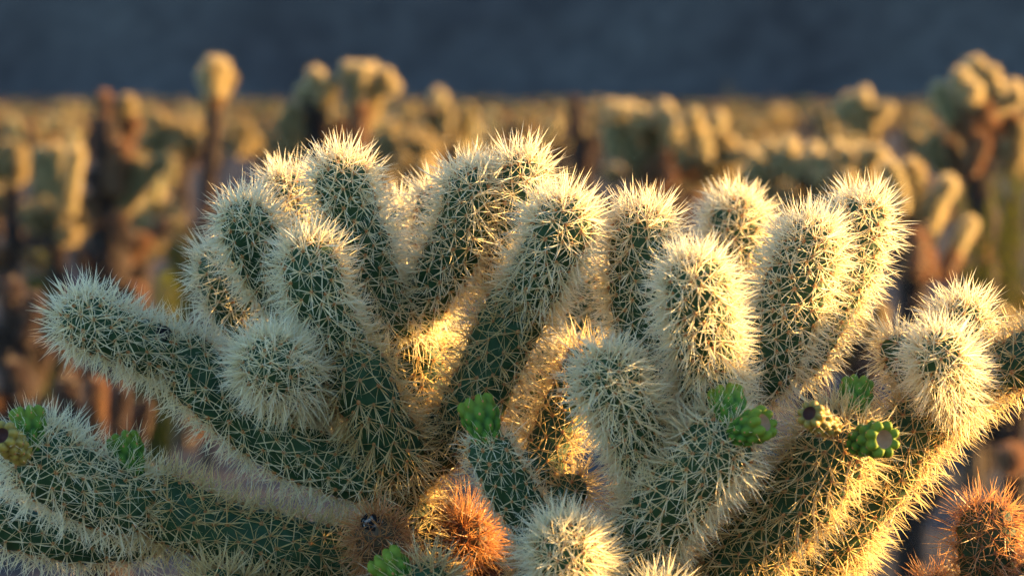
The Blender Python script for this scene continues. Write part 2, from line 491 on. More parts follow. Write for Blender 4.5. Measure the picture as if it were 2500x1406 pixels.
# base -> tip, photo pixels with depth offset (metres behind the focus plane); body radius in pixels
J = [
    # ---- left side
    ('pale', 62, [(420, 880, .03), (330, 835, .01), (240, 798, -.01), (158, 762, -.025)], {}),
    ('young', 70, [(960, 1165, .06), (800, 1130, .05), (640, 1050, .04), (500, 930, .03), (405, 835, .03)], {}),
    ('pale', 76, [(830, 955, .075), (740, 925, .02), (660, 893, -.045), (625, 880, -.065)], {}),
    ('pale', 64, [(850, 870, .02), (800, 780, .0), (765, 680, -.02), (752, 585, -.025)], {}),
    ('mid', 72, [(985, 1140, .06), (930, 1040, .03), (880, 930, .01), (835, 840, .01)], dict(droop=.35)),
    ('pale', 62, [(740, 770, .10), (670, 690, .07), (618, 590, .04), (585, 500, .025)], {}),
    ('pale', 55, [(720, 870, .17), (600, 790, .15), (545, 690, .13), (540, 610, .12)], {}),
    ('pale', 58, [(800, 720, .16), (750, 590, .14), (705, 490, .13), (690, 435, .12)], {}),
    ('pale', 63, [(970, 810, .08), (915, 690, .06), (870, 560, .04), (838, 450, .03), (826, 390, .025)], {}),
    ('pale', 46, [(985, 830, .26), (980, 700, .26), (975, 590, .25), (972, 505, .25)], {}),
    ('pale', 45, [(1010, 800, .21), (1035, 660, .19), (1058, 540, .18), (1068, 460, .175)], {}),
    ('pale', 62, [(985, 790, .10), (1060, 690, .07), (1125, 570, .05), (1150, 470, .04), (1158, 415, .035)], {}),
    ('mid', 58, [(1010, 1110, .12), (1030, 980, .13), (1015, 870, .12), (985, 770, .11)], {}),
    # ---- middle
    ('pale', 58, [(1245, 730, .09), (1242, 620, .07), (1262, 490, .05), (1282, 385, .04)], {}),
    ('pale', 67, [(1290, 730, .03), (1330, 640, .0), (1370, 560, -.025), (1385, 488, -.035)], {}),
    ('mid', 72, [(1120, 1050, .07), (1175, 950, .05), (1230, 820, .04), (1300, 680, .03)], {}),
    ('old', 66, [(940, 1190, .08), (1010, 1130, .075), (1080, 1075, .07), (1140, 1010, .06)], {}),
    ('pale', 56, [(1500, 1060, .33), (1465, 900, .33), (1440, 770, .325), (1442, 650, .32)], {}),
    ('pale', 50, [(1225, 1170, .24), (1285, 1050, .235), (1345, 920, .23), (1375, 850, .23)], {}),
    ('mid', 48, [(1310, 1180, .07), (1345, 1070, .085), (1395, 960, .095), (1445, 850, .10)], {}),
    ('pale', 44, [(1120, 960, .20), (1095, 900, .19), (1085, 830, .18)], {}),
    ('mid', 42, [(1330, 1290, .06), (1370, 1225, .06), (1415, 1165, .06)], {}),
    # ---- right side
    ('pale', 70, [(1600, 930, .06), (1570, 800, .03), (1562, 660, .015), (1568, 510, .005)], {}),
    ('pale', 64, [(1790, 810, .33), (1812, 690, .30), (1800, 575, .275), (1788, 490, .26)], {}),
    ('pale', 74, [(1740, 1000, -.02), (1725, 870, -.06), (1705, 740, -.105), (1690, 640, -.125)], dict(droop=.12)),
    ('pale', 72, [(1830, 960, .04), (1890, 840, .025), (1945, 700, .015), (1975, 600, .01), (1985, 545, .005)], {}),
    ('pale', 66, [(1915, 910, .07), (2000, 770, .065), (2070, 640, .065), (2098, 540, .065), (2100, 485, .065)], {}),
    ('pale', 68, [(1640, 1290, .0), (1590, 1140, -.03), (1530, 1010, -.07), (1465, 885, -.11)], dict(droop=.10)),
    ('mid', 68, [(1660, 1180, .05), (1690, 1080, .04), (1740, 980, .035), (1800, 900, .04)], {}),
    ('mid', 62, [(1580, 1270, .05), (1590, 1130, .05), (1600, 1000, .05), (1605, 900, .05)], {}),
    ('sparse', 54, [(1345, 1345, .0), (1290, 1260, -.02), (1225, 1160, -.045), (1180, 1065, -.06)], dict(lf=.9)),
    ('pale', 74, [(1440, 1480, .0), (1405, 1400, -.08), (1370, 1325, -.15)], {}),
    ('young', 82, [(1500, 1410, .02), (1600, 1270, -.03), (1700, 1150, -.07), (1795, 1040, -.10)], {}),
    ('mid', 86, [(1760, 1420, .03), (1880, 1290, .0), (1990, 1160, -.04), (2075, 1030, -.07)], {}),
    ('mid', 72, [(1830, 1480, .08), (1990, 1340, .06), (2120, 1200, .05), (2220, 1060, .04), (2330, 955, .03)], {}),
    ('mid', 60, [(2300, 985, .04), (2390, 925, .03), (2480, 885, .02), (2580, 840, .01), (2640, 800, .0)], {}),
    ('pale', 60, [(2340, 975, .03), (2315, 915, -.03), (2290, 850, -.085)], {}),
    ('pale', 60, [(2330, 960, .08), (2350, 880, .06), (2348, 800, .045), (2338, 740, .04)], {}),
    ('pale', 42, [(2285, 1010, .07), (2235, 930, .06), (2195, 860, .05), (2185, 820, .05)], {}),
    ('rust', 66, [(2440, 1500, .03), (2412, 1400, .0), (2408, 1310, -.02), (2425, 1235, -.03)], dict(label='stem joint with long rusty orange spines')),
    ('rust', 54, [(2330, 1560, .04), (2300, 1480, .03), (2268, 1420, .02)], dict(label='stem joint with long rusty orange spines')),
    ('rust', 56, [(2450, 1520, .0), (2510, 1450, -.02), (2580, 1370, -.04)], dict(label='stem joint with long rusty orange spines')),
    # ---- lower left
    ('young', 84, [(370, 1235, .02), (250, 1205, .0), (140, 1150, -.025), (60, 1075, -.045)], {}),
    ('mid', 76, [(930, 1380, .08), (760, 1350, .05), (560, 1305, .03), (400, 1240, .02), (330, 1215, .02)], {}),
    ('young', 52, [(380, 1310, .08), (220, 1320, .06), (80, 1300, .05), (-60, 1250, .04)], {}),
    ('brown', 52, [(960, 1430, .04), (935, 1350, .0), (910, 1280, -.03)], dict(label='brown old stem joint with a black scarred end')),
    ('brown', 46, [(1150, 1410, .21), (1145, 1345, .15), (1138, 1290, .09)], dict(crown=1.3, lf=1.1, label='dry stem joint bristling with orange brown spines')),
    ('mid', 58, [(1060, 1540, -.03), (1050, 1470, -.07), (1030, 1400, -.10)], {}),
    ('pale', 50, [(1640, 1560, -.06), (1620, 1500, -.10), (1605, 1445, -.13)], {}),
    ('mid', 56, [(720, 1480, .03), (600, 1465, .0), (480, 1435, -.02)], {}),
    ('old', 66, [(1080, 1480, .12), (1020, 1380, .10), (980, 1260, .085), (960, 1160, .075)], {}),
    ('old', 64, [(1230, 1560, .10), (1290, 1490, .06), (1330, 1420, .02), (1350, 1340, .0)], {}),
    ('old', 68, [(1330, 1480, .10), (1450, 1420, .07), (1590, 1340, .08), (1650, 1190, .08)], {}),
]
for k, (style, rpx, pts, opt) in enumerate(J):
    P = [at(x, y, D0 + d) for x, y, d in pts]
    dm = D0 + pts[-1][2]
    build_joint(cactus, P, rpx * K * dm, style, 100 + k, C_OFF, **opt)

# trunk and the thick old arms below the picture, down to the ground
def wpt(x, y, z):
    return np.array((x, D0 + y, z))
tk = [wpt(-.03, .14, -.05), wpt(-.02, .135, .2), wpt(.01, .13, .45), wpt(.0, .12, .72)]
build_joint(cactus, tk, 0.055, 'dead', 900, C_OFF, name='trunk', spacing=0.016, droop=.5)
for k, P in enumerate([
        [wpt(.0, .12, .55), wpt(.10, .10, .66), wpt(.22, .08, .72), wpt(.28, .07, .765)],
        [wpt(-.01, .12, .55), wpt(-.05, .12, .68), wpt(-.08, .09, .765)],
        [wpt(.01, .12, .52), wpt(.20, .06, .63), wpt(.34, .03, .67), wpt(.41, .02, .715)],
        [wpt(.0, .12, .50), wpt(-.15, .06, .62), wpt(-.25, .02, .70)],
        [wpt(.0, .12, .60), wpt(.08, .02, .66), wpt(.13, -.06, .70)]]):
    build_joint(cactus, P, 0.030, 'dead' if k in (1, 3) else 'old', 910 + k, C_OFF, name='old_branch', spacing=0.012)

# ---- fruits
def build_fruit(base, tip, r, seed, old=False, scar=None, bristle=0.5, scar_mat=None):
    rng = np.random.default_rng(seed)
    P = [base, (base + tip) / 2 + rng.normal(0, .001, 3), tip]
    ax = Axis([p - C_OFF for p in P], 24)
    L = ax.L
    around, rings = 56, 36
    s = np.linspace(0, 1, rings)
    rad = r * (0.66 + 0.36 * np.sin(np.clip(s * 1.5, 0, 1.5) * 1.25))
    rim = np.clip((s - 0.86) / 0.14, 0, 1)
    rad = rad * np.sqrt(np.maximum(1 - 0.45 * rim ** 2, 0.02))
    rows = 4
    cells = []
    for i in range(rows):
        for k in range(8):
            cells.append(((i + 0.62) / rows, (k + 0.5 * (i % 2)) * 2 * np.pi / 8))
    cells = np.array(cells)
    tt = np.linspace(0, 2 * np.pi, around, endpoint=False)
    Sg, Tg = np.meshgrid(s, tt, indexing='ij')
    dth = np.abs((Tg[..., None] - cells[:, 1] + np.pi) % (2 * np.pi) - np.pi) * 0.9
    dsx = np.abs(Sg[..., None] - cells[:, 0]) * L / r * 0.8
    dd = np.sqrt(dth ** 2 + dsx ** 2).min(-1)
    h = np.clip(1 - (dd / 0.385) ** 2, 0, 1) ** 0.75
    c, T, U, W = ax.ev(s * L)
    rr = rad[:, None] * (0.74 + 0.34 * h)
    V = c[:, None] + (U[:, None] * np.cos(Tg)[..., None] + W[:, None] * np.sin(Tg)[..., None]) * rr[..., None]
    V = (V + T[:, None] * ((np.clip((s - .7) / .3, 0, 1)[:, None] * h) * r * 0.36)[..., None]).reshape(-1, 3)
    # rim top and sunken cup
    rtop = rad[-1]
    cup = []
    for f_, dz in ((0.70, -0.04), (0.54, -0.22), (0.36, -0.36), (0.12, -0.40)):
        ring = c[-1] + T[-1] * dz * r + (U[-1] * np.cos(tt)[:, None] + W[-1] * np.sin(tt)[:, None]) * rtop * f_
        cup.append(ring)
    Vc = np.vstack([V] + cup)
    i, j = np.meshgrid(np.arange(rings + 3), np.arange(around), indexing='ij')
    i, j = i.ravel(), j.ravel(); j2 = (j + 1) % around
    q = np.stack([i * around + j, i * around + j2, (i + 1) * around + j2, (i + 1) * around + j], 1)
    loops = np.concatenate([q.ravel(), np.arange(around) + (rings + 3) * around])
    starts = np.concatenate([np.arange(len(q)) * 4, [len(q) * 4]])
    mi = np.concatenate([(i >= rings).astype(int), [1]])
    hh = np.concatenate([h.ravel(), np.full(around * 4, .5)])
    tp = np.concatenate([Sg.ravel(), np.full(around * 4, 1.0)])
    o = link('fruit', make_mesh('fruit', Vc, loops, starts, (FRUIT_OLD if old else FRUIT, scar_mat or SCAR), mi, True, {'h': hh, 'tip': tp}), cactus)
    o['label'] = 'dry yellow brown fruit with a dark cupped end' if old else 'bright green knobbly fruit'
    # areoles and fine bristles
    sa, ta_ = cells[:, 0], cells[:, 1]
    cc, T2, U2, W2 = ax.ev(sa * L)
    rd = U2 * np.cos(ta_)[:, None] + W2 * np.sin(ta_)[:, None]
    pa = cc + rd * (np.interp(sa, s, rad) * 1.02)[:, None]
    na = rd * 0.9 + T2 * 0.45
    na /= np.linalg.norm(na, axis=1)[:, None]
    Va, la, s0 = areole_arrays(pa, na, T2, rng, 0.0012, 0.0011)
    link('areoles', make_mesh('areoles', Va, la, s0, (AREOLE,), None, True), o, 'stuff')
    top = sa > 0.7
    lf = np.where(top, 1.25, 0.7)
    Vb, lb, sb, t, rn = spine_arrays(pa, na, T2, rng, 3, 2, 0.013, 0.008, 0.00034, 0, 0.5, lf, bristle)
    link('bristles', make_mesh('bristles', Vb, lb, sb, (SP_PALE,), None, False, {'t': t, 'rnd': rn}), o, 'stuff')
    return o

F = [  # base, tip (px,py,depth), radius px, old, scar material, bristles
    ((1785, 1045, -.10), (1770, 960, -.09), 44, False, None, .35),
    ((1790, 1065, -.11), (1868, 1030, -.13), 42, False, None, .2),
    ((2085, 1020, -.06), (2092, 938, -.045), 40, False, None, .5),
    ((2040, 1045, -.09), (1975, 1008, -.13), 34, True, SCAR_DARK, .4),
    ((2085, 1085, -.09), (2160, 1072, -.13), 44, False, None, .2),
    ((1190, 1085, -.06), (1160, 985, -.055), 46, False, None, .15),
    ((78, 1110, -.05), (66, 1005, -.045), 42, False, SCAR, .6),
    ((60, 1120, -.06), (2, 1062, -.09), 38, True, SCAR_DARK, .3),
    ((320, 1165, .0), (300, 1075, .01), 42, False, None, 1.0),
    ((1000, 1450, -.09), (935, 1362, -.09), 46, False, None, .3),
]
for k, (b, t, r, old, sm, br) in enumerate(F):
    pb, pt = at(b[0], b[1], D0 + b[2]), at(t[0], t[1], D0 + t[2])
    build_fruit(pb, pt, r * K * (D0 + t[2]), 500 + k, old, None, br, sm)

# black scarred end of the old joint
rng = np.random.default_rng(77)
def lump(name, centre, r, mat, parent, seed, squash=(1, 1, 1), rough=0.35):
    rg = np.random.default_rng(seed)
    nlat, nlon = 9, 14
    V = []
    for i in range(nlat + 1):
        a = math.pi * i / nlat
        for j in range(nlon):
            b = 2 * math.pi * j / nlon
            V.append((math.sin(a) * math.cos(b), math.sin(a) * math.sin(b), math.cos(a)))
    V = np.array(V)
    d = 1 + rough * hash_noise(V[:, 0] * 2 + V[:, 2], V[:, 1] * 2 - V[:, 2], seed, 3, 1.6)
    V = V * d[:, None] * r * np.array(squash) + centre
    faces = [(i * nlon + j, (i + 1) * nlon + j, (i + 1) * nlon + (j + 1) % nlon, i * nlon + (j + 1) % nlon) for i in range(nlat) for j in range(nlon)]
    return link(name, poly_mesh(name, V, faces, (mat,), None, True), parent)
sc = lump('scar', at(908, 1279, D0 - .028) - C_OFF, 0.0088, SCAR_BLACK, cactus, 3, (1.1, .7, .85), .2)
sc['label'] = 'blackened scar on the end of an old joint'
sc = lump('scar', at(398, 812, D0 + .004) - C_OFF, 0.006, SCAR_BLACK, cactus, 8, (1, .7, 1), .2)
sc['label'] = 'small dark scar where a joint broke off'

# ------------------------------------------------------------------ background chollas
def proto_arrays(L, r, seed, nsp=2.0, width=0.0019, around=10, spacing=0.0135, n_c=4, n_r=5):
    rg = np.random.default_rng(seed)
    g = joint_geometry([(0, 0, 0), (rg.normal(0, .06) * L, rg.normal(0, .06) * L, L * .5), (0, 0, L)], r, rg, spacing=spacing, tub=0.05, around=around)
    sp = spine_arrays(g['pa'], g['na'], g['ta'], rg, n_c, n_r, 0.021, 0.017, width)
    return g, sp

PROTO = {}
for kind, body, spm in (('pale', STEM, SP_GOLD), ('straw', STEM_OLD, SP_TAN), ('brown', STEM_BROWN, SP_RUST), ('dead', BARK, SP_DEAD)):
    for li, L in enumerate((0.085, 0.13, 0.19)):
        g, (V, lo, s0, t, rn) = proto_arrays(L, 0.023, 40 + li + len(kind))
        bm_ = make_mesh('stem_joint', g['V'], g['loops'], g['starts'], (body,), None, True, {'h': g['h'], 'tip': g['tip']})
        sm_ = make_mesh('spines', V, lo, s0, (spm,), None, False, {'t': t, 'rnd': rn})
        PROTO[kind, li] = (L, bm_, sm_)

def frame(d, roll):
    q = Vector(d).to_track_quat('Z', 'Y').to_matrix() @ Matrix.Rotation(roll, 3, 'Z')
    return q.to_4x4()

def place_joint(parent, off, p0, p1, width, kind, rg):
    """p0 base, p1 tip, width = overall width with spines"""
    p0, p1 = np.asarray(p0), np.asarray(p1)
    ln = max(np.linalg.norm(p1 - p0), 0.02)
    sc_ = width / 0.084
    li = int(np.argmin([abs(math.log(PROTO[kind, q][0] * sc_ / ln)) for q in range(3)]))
    L, bm_, sm_ = PROTO[kind, li]
    b = link('stem_joint', bm_, parent)
    b.matrix_local = Matrix.Translation(Vector(p0 - off)) @ frame((p1 - p0) / ln, rg.uniform(0, 6.28)) @ Matrix.Diagonal((sc_, sc_, ln / L, 1))
    link('spines', sm_, b, 'stuff')
    return b

def tube_arrays(P, radii, around=9, seed=0, rough=0.16):
    rg = np.random.default_rng(seed)
    ax = Axis(P, 24)
    s = np.linspace(0, ax.L, 22)
    rr = np.interp(s, np.linspace(0, ax.L, len(radii)), radii)
    c, T, U, W = ax.ev(s)
    tt = np.linspace(0, 2 * np.pi, around, endpoint=False)
    k = 1 + rough * rg.normal(0, 1, (22, around))
    V = (c[:, None] + (U[:, None] * np.cos(tt)[None, :, None] + W[:, None] * np.sin(tt)[None, :, None]) * (rr[:, None] * k)[..., None]).reshape(-1, 3)
    i, j = np.meshgrid(np.arange(21), np.arange(around), indexing='ij'); i, j = i.ravel(), j.ravel(); j2 = (j + 1) % around
    q = np.stack([i * around + j, i * around + j2, (i + 1) * around + j2, (i + 1) * around + j], 1)
    loops = np.concatenate([q.ravel(), np.arange(around)[::-1], np.arange(around) + 21 * around])
    starts = np.concatenate([np.arange(len(q)) * 4, [len(q) * 4, len(q) * 4 + around]])
    # dead hanging spines
    m = int(ax.L / 0.012) * 6
    sa = rg.uniform(0, ax.L, m); ta_ = rg.uniform(0, 6.28, m)
    cc, T2, U2, W2 = ax.ev(sa)
    rd = U2 * np.cos(ta_)[:, None] + W2 * np.sin(ta_)[:, None]
    pa = cc + rd * np.interp(sa, s, rr)[:, None]
    sp = spine_arrays(pa, rd, T2, rg, 2, 1, 0.022, 0.018, 0.0016, 0.6)
    return (V, loops, starts), sp

def ground_z(depth, py_unused=0):
    return -0.03

def hero(label, D, trunk, joints, fills, seed, group=None):
    """a nearer background cholla: trunk as photo pixels down to the ground, explicit joints and filled crowns"""
    rg = np.random.default_rng(seed)
    tp = [at(x, y, D) for x, y, _ in trunk]
    foot = np.array((tp[0][0], tp[0][1] + 0.02, -0.04))
    root = empty('cholla_cactus', (foot[0], foot[1], 0.0))
    tag(root, label, 'cactus', group)
    off = np.array(root.location)
    P = [foot] + tp
    radii = [trunk[0][2] * K * D] + [w * K * D for _, _, w in trunk]
    (V, lo, s0), (Vs, ls, ss, t, rn) = tube_arrays([p - off for p in P], radii, 10, seed)
    tr = link('trunk', make_mesh('trunk', V, lo, s0, (BARK,), None, True), root)
    link('spines', make_mesh('spines', Vs, ls, ss, (SP_DEAD,), None, False, {'t': t, 'rnd': rn}), tr, 'stuff')
    for x0, y0, x1, y1, w, kind in joints:
        dz = rg.uniform(-.08, .08)
        place_joint(root, off, at(x0, y0, D + dz), at(x1, y1, D + dz + rg.uniform(-.05, .05)), w * K * D, kind, rg)
    zt = max(tp[0][2], 0.12)
    for q in range(5):
        z0 = rg.uniform(0.2, 1.0) * zt
        az = rg.uniform(0, 6.28)
        p0 = np.array((foot[0], foot[1], z0))
        d = np.array((math.cos(az), math.sin(az), rg.uniform(-.5, .7)))
        place_joint(root, off, p0, p0 + d * rg.uniform(.10, .16), 0.07, 'dead' if q % 2 else 'brown', rg)
    for cx, cy_, rx, ry, n, w, kind in fills:
        c = at(cx, cy_, D)
        ex, ez = rx * K * D, ry * K * D
        for _ in range(int(n * 0.8 + .5)):
            a = rg.normal(0, 1, 3); a /= np.linalg.norm(a)
            a[2] = abs(a[2]) * 1.0 - 0.35
            d = a * np.array((1, 1, 1.0)) + np.array((0, 0, .55)); d /= np.linalg.norm(d)
            p = c + a * np.array((ex, ex, ez)) * rg.uniform(.35, .75)
            ln = rg.uniform(.7, 1.1) * max(w * K * D * 1.4, min(ex, ez) * .9)
            place_joint(root, off, p, p + d * ln, w * K * D * rg.uniform(.85, 1.15), kind, rg)
    return root

hero('dark blackened cholla trunk with rusty top and pale side arms beside the yellow green shrubs', 9.0,
     [(275, 900, 60), (262, 620, 62), (262, 430, 48), (256, 330, 34), (252, 290, 30)],
     [(250, 320, 252, 232, 60, 'brown'), (270, 340, 315, 240, 62, 'straw'), (285, 380, 330, 290, 54, 'brown'),
      (275, 480, 300, 350, 70, 'brown'), (300, 520, 310, 385, 62, 'brown'), (320, 500, 335, 390, 58, 'straw'), (300, 520, 400, 385, 56, 'straw'),
      (240, 560, 205, 480, 54, 'brown'), (290, 640, 360, 580, 60, 'brown'), (240, 680, 190, 620, 60, 'dead'),
      (290, 760, 340, 700, 66, 'brown'), (250, 790, 215, 700, 60, 'brown'), (310, 600, 280, 520, 64, 'dead'), (250, 480, 215, 420, 50, 'dead'),
      (270, 700, 235, 640, 64, 'brown'), (290, 800, 265, 730, 60, 'brown')], [(270, 800, 90, 70, 9, 60, 'dead')], 1)
hero('pale fuzzy cholla with three upright heads left of the blackened trunk', 9.8,
     [(140, 640, 30), (140, 520, 26)],
     [(100, 480, 100, 365, 56, 'pale'), (140, 490, 142, 358, 54, 'pale'), (165, 520, 188, 362, 60, 'pale'), (120, 560, 105, 450, 56, 'pale'),
      (170, 600, 205, 480, 50, 'straw'), (135, 590, 80, 500, 54, 'straw')], [(130, 570, 70, 60, 9, 52, 'straw')], 2)
hero('tall thin cholla stalk carrying one round golden head', 8.3,
     [(500, 640, 12), (508, 450, 12), (520, 300, 14), (524, 235, 16)],
     [(524, 232, 520, 146, 62, 'pale'), (520, 245, 494, 172, 54, 'pale'), (526, 245, 560, 178, 58, 'straw'), (526, 235, 546, 150, 56, 'pale'), (522, 262, 536, 205, 56, 'brown'), (520, 330, 520, 245, 44, 'dead')], [], 3)
hero('twin headed cholla on two dark brown trunks rising above the field', 9.0,
     [(800, 620, 44), (775, 420, 38), (765, 300, 30), (770, 250, 26)],
     [(772, 260, 775, 178, 70, 'pale'), (780, 265, 815, 195, 56, 'straw'), (760, 270, 735, 215, 54, 'pale'), (775, 380, 790, 240, 56, 'brown'),
      (765, 420, 760, 300, 66, 'dead'), (830, 480, 880, 300, 66, 'dead'), (870, 420, 885, 260, 60, 'brown'), (800, 430, 830, 300, 60, 'brown'),
      (880, 300, 870, 170, 70, 'pale'), (885, 290, 905, 165, 80, 'pale'), (890, 280, 940, 190, 62, 'straw'), (875, 285, 845, 160, 60, 'pale'),
      (890, 300, 915, 230, 60, 'straw'), (720, 420, 715, 260, 66, 'straw'), (740, 470, 690, 290, 56, 'straw')],
     [(890, 220, 45, 45, 6, 48, 'pale')], 4)
hero('small round headed cholla standing alone in front of the hill foot', 17.0,
     [(1070, 380, 12), (1072, 300, 14)],
     [(1072, 310, 1072, 226, 56, 'pale'), (1080, 330, 1095, 260, 40, 'straw'), (1060, 330, 1050, 265, 40, 'brown')], [(1075, 330, 40, 40, 5, 36, 'straw')], 5)
hero('broad bushy cholla with golden heads right of the bare grey post', 10.5,
     [(1640, 620, 40), (1630, 480, 34), (1620, 410, 30)],
     [(1560, 400, 1520, 260, 64, 'pale'), (1500, 390, 1490, 300, 58, 'pale'), (1600, 400, 1570, 290, 56, 'straw'), (1660, 410, 1640, 300, 64, 'pale'),
      (1720, 400, 1700, 310, 62, 'pale'), (1740, 430, 1775, 330, 62, 'straw'), (1770, 460, 1790, 370, 54, 'straw'), (1600, 480, 1590, 400, 56, 'brown'),
      (1560, 440, 1530, 370, 54, 'straw'), (1700, 450, 1720, 370, 60, 'straw')],
     [(1560, 330, 90, 70, 12, 52, 'pale'), (1700, 370, 90, 70, 14, 54, 'pale'), (1630, 440, 120, 50, 10, 52, 'brown')], 6)
hero('cholla head with leaning pale joints beyond the bluish bushes', 13.0,
     [(2105, 480, 20), (2100, 360, 18)],
     [(2090, 330, 2070, 235, 52, 'pale'), (2105, 330, 2105, 228, 54, 'pale'), (2125, 340, 2145, 260, 50, 'straw')], [(2105, 300, 60, 55, 10, 44, 'pale')], 7)
hero('big crowned cholla with a wide pale head over a rusty underside', 8.2,
     [(2400, 640, 40), (2385, 460, 34), (2385, 330, 32)],
     [(2330, 300, 2290, 210, 66, 'pale'), (2360, 280, 2345, 185, 68, 'pale'), (2390, 270, 2390, 195, 64, 'pale'), (2420, 280, 2440, 205, 66, 'pale'),
      (2370, 370, 2365, 290, 60, 'brown'), (2400, 380, 2420, 290, 62, 'brown'), (2330, 440, 2310, 350, 62, 'brown'), (2300, 420, 2280, 330, 56, 'straw'),
      (2370, 420, 2400, 330, 58, 'brown'), (2480, 400, 2490, 300, 60, 'straw')],
     [(2370, 250, 90, 60, 14, 58, 'pale'), (2400, 320, 70, 40, 8, 56, 'brown')], 8)
hero('cholla with thick glowing golden arms over brown dead joints behind the right arm', 6.2,
     [(2230, 720, 34), (2235, 620, 34), (2235, 540, 32)],
     [(2215, 560, 2220, 400, 92, 'straw'), (2260, 590, 2325, 440, 70, 'pale'), (2240, 620, 2280, 510, 96, 'straw'), (2200, 520, 2165, 400, 66, 'pale'),
      (2230, 680, 2230, 570, 90, 'brown'), (2200, 620, 2195, 520, 70, 'brown'), (2270, 690, 2260, 610, 70, 'brown'), (2320, 640, 2375, 540, 58, 'pale'),
      (2250, 760, 2225, 690, 64, 'straw'), (2300, 680, 2330, 620, 60, 'brown')], [], 9)
hero('dusty grey green cholla with many stubby pale heads in shadow', 9.2,
     [(1990, 640, 34), (1985, 500, 30), (1985, 430, 28)],
     [(1900, 440, 1880, 350, 56, 'pale'), (1940, 430, 1930, 340, 54, 'pale'), (1985, 480, 1990, 360, 70, 'pale'), (2030, 440, 2045, 350, 54, 'pale'),
      (2080, 450, 2100, 360, 58, 'pale'), (2150, 470, 2160, 380, 52, 'pale'), (1900, 520, 1860, 430, 54, 'straw')],
     [(1900, 440, 80, 60, 12, 52, 'pale'), (2060, 440, 110, 60, 14, 52, 'pale'), (1990, 510, 110, 50, 9, 52, 'straw')], 10)
hero('low dead cholla with orange lit brown joints behind the leftmost green arm', 5.4,
     [(250, 1150, 50), (215, 1040, 44)],
     [(235, 1060, 240, 930, 70, 'brown'), (290, 1060, 300, 950, 64, 'dead'), (190, 1050, 165, 930, 80, 'dead'), (280, 1110, 330, 1010, 66, 'dead'),
      (330, 1080, 360, 980, 60, 'dead'), (200, 1120, 130, 1060, 74, 'dead')], [], 11)
hero('shaggy dark brown cholla stump at the left beyond the fruiting arm', 6.8,
     [(45, 1000, 52), (40, 860, 50), (45, 740, 40)],
     [(40, 800, 30, 690, 76, 'dead'), (60, 830, 85, 720, 70, 'dead'), (30, 900, -10, 800, 74, 'dead'), (80, 930, 110, 840, 74, 'dead'), (60, 960, 30, 890, 70, 'dead')], [], 12)
hero('low dull green cholla in shadow under the golden armed one', 6.6,
     [(2110, 900, 30), (2100, 820, 26)],
     [(2100, 850, 2080, 740, 66, 'straw'), (2130, 850, 2150, 750, 64, 'straw'), (2090, 880, 2040, 800, 60, 'straw'), (2150, 890, 2200, 830, 60, 'dead')], [], 13)
hero('pale cholla head peeking above the arm at the right edge', 5.6,
     [(2480, 1010, 28), (2475, 880, 26)],
     [(2470, 880, 2440, 760, 84, 'straw'), (2490, 890, 2520, 780, 84, 'pale')], [], 14)
hero('olive bushy cholla under the twin headed one', 12.0,
     [(1000, 520, 24), (1000, 420, 22)],
     [(960, 380, 950, 300, 50, 'straw'), (1010, 390, 1000, 320, 48, 'straw')], [(990, 400, 90, 60, 16, 46, 'straw'), (1040, 450, 80, 50, 8, 46, 'pale')], 15)
hero('grey barked cholla post with bare top between the two field clumps', 11.0,
     [(1425, 560, 20), (1415, 400, 18), (1400, 265, 17)],
     [(1400, 330, 1398, 240, 44, 'dead'), (1420, 430, 1450, 330, 40, 'dead')], [], 16)
hero('brownish cholla clump behind the tall thin stalk', 14.0,
     [(440, 500, 20), (440, 400, 18)],
     [(470, 400, 465, 320, 46, 'brown'), (400, 360, 390, 280, 46, 'straw')], [(430, 370, 80, 60, 16, 42, 'straw'), (560, 370, 60, 60, 10, 42, 'straw')], 17)
hero('yellowish cholla at the far left above the dark stump', 12.0,
     [(30, 560, 22), (30, 450, 20)],
     [(20, 440, 10, 350, 50, 'straw'), (50, 440, 55, 360, 50, 'straw')], [(30, 430, 60, 60, 12, 46, 'straw')], 18)
hero('cholla clump with rusty lower joints near the right edge', 10.5,
     [(2470, 620, 24), (2470, 480, 22)],
     [(2470, 420, 2460, 330, 54, 'straw')], [(2480, 380, 60, 60, 12, 48, 'straw'), (2300, 390, 50, 50, 8, 48, 'straw')], 19)

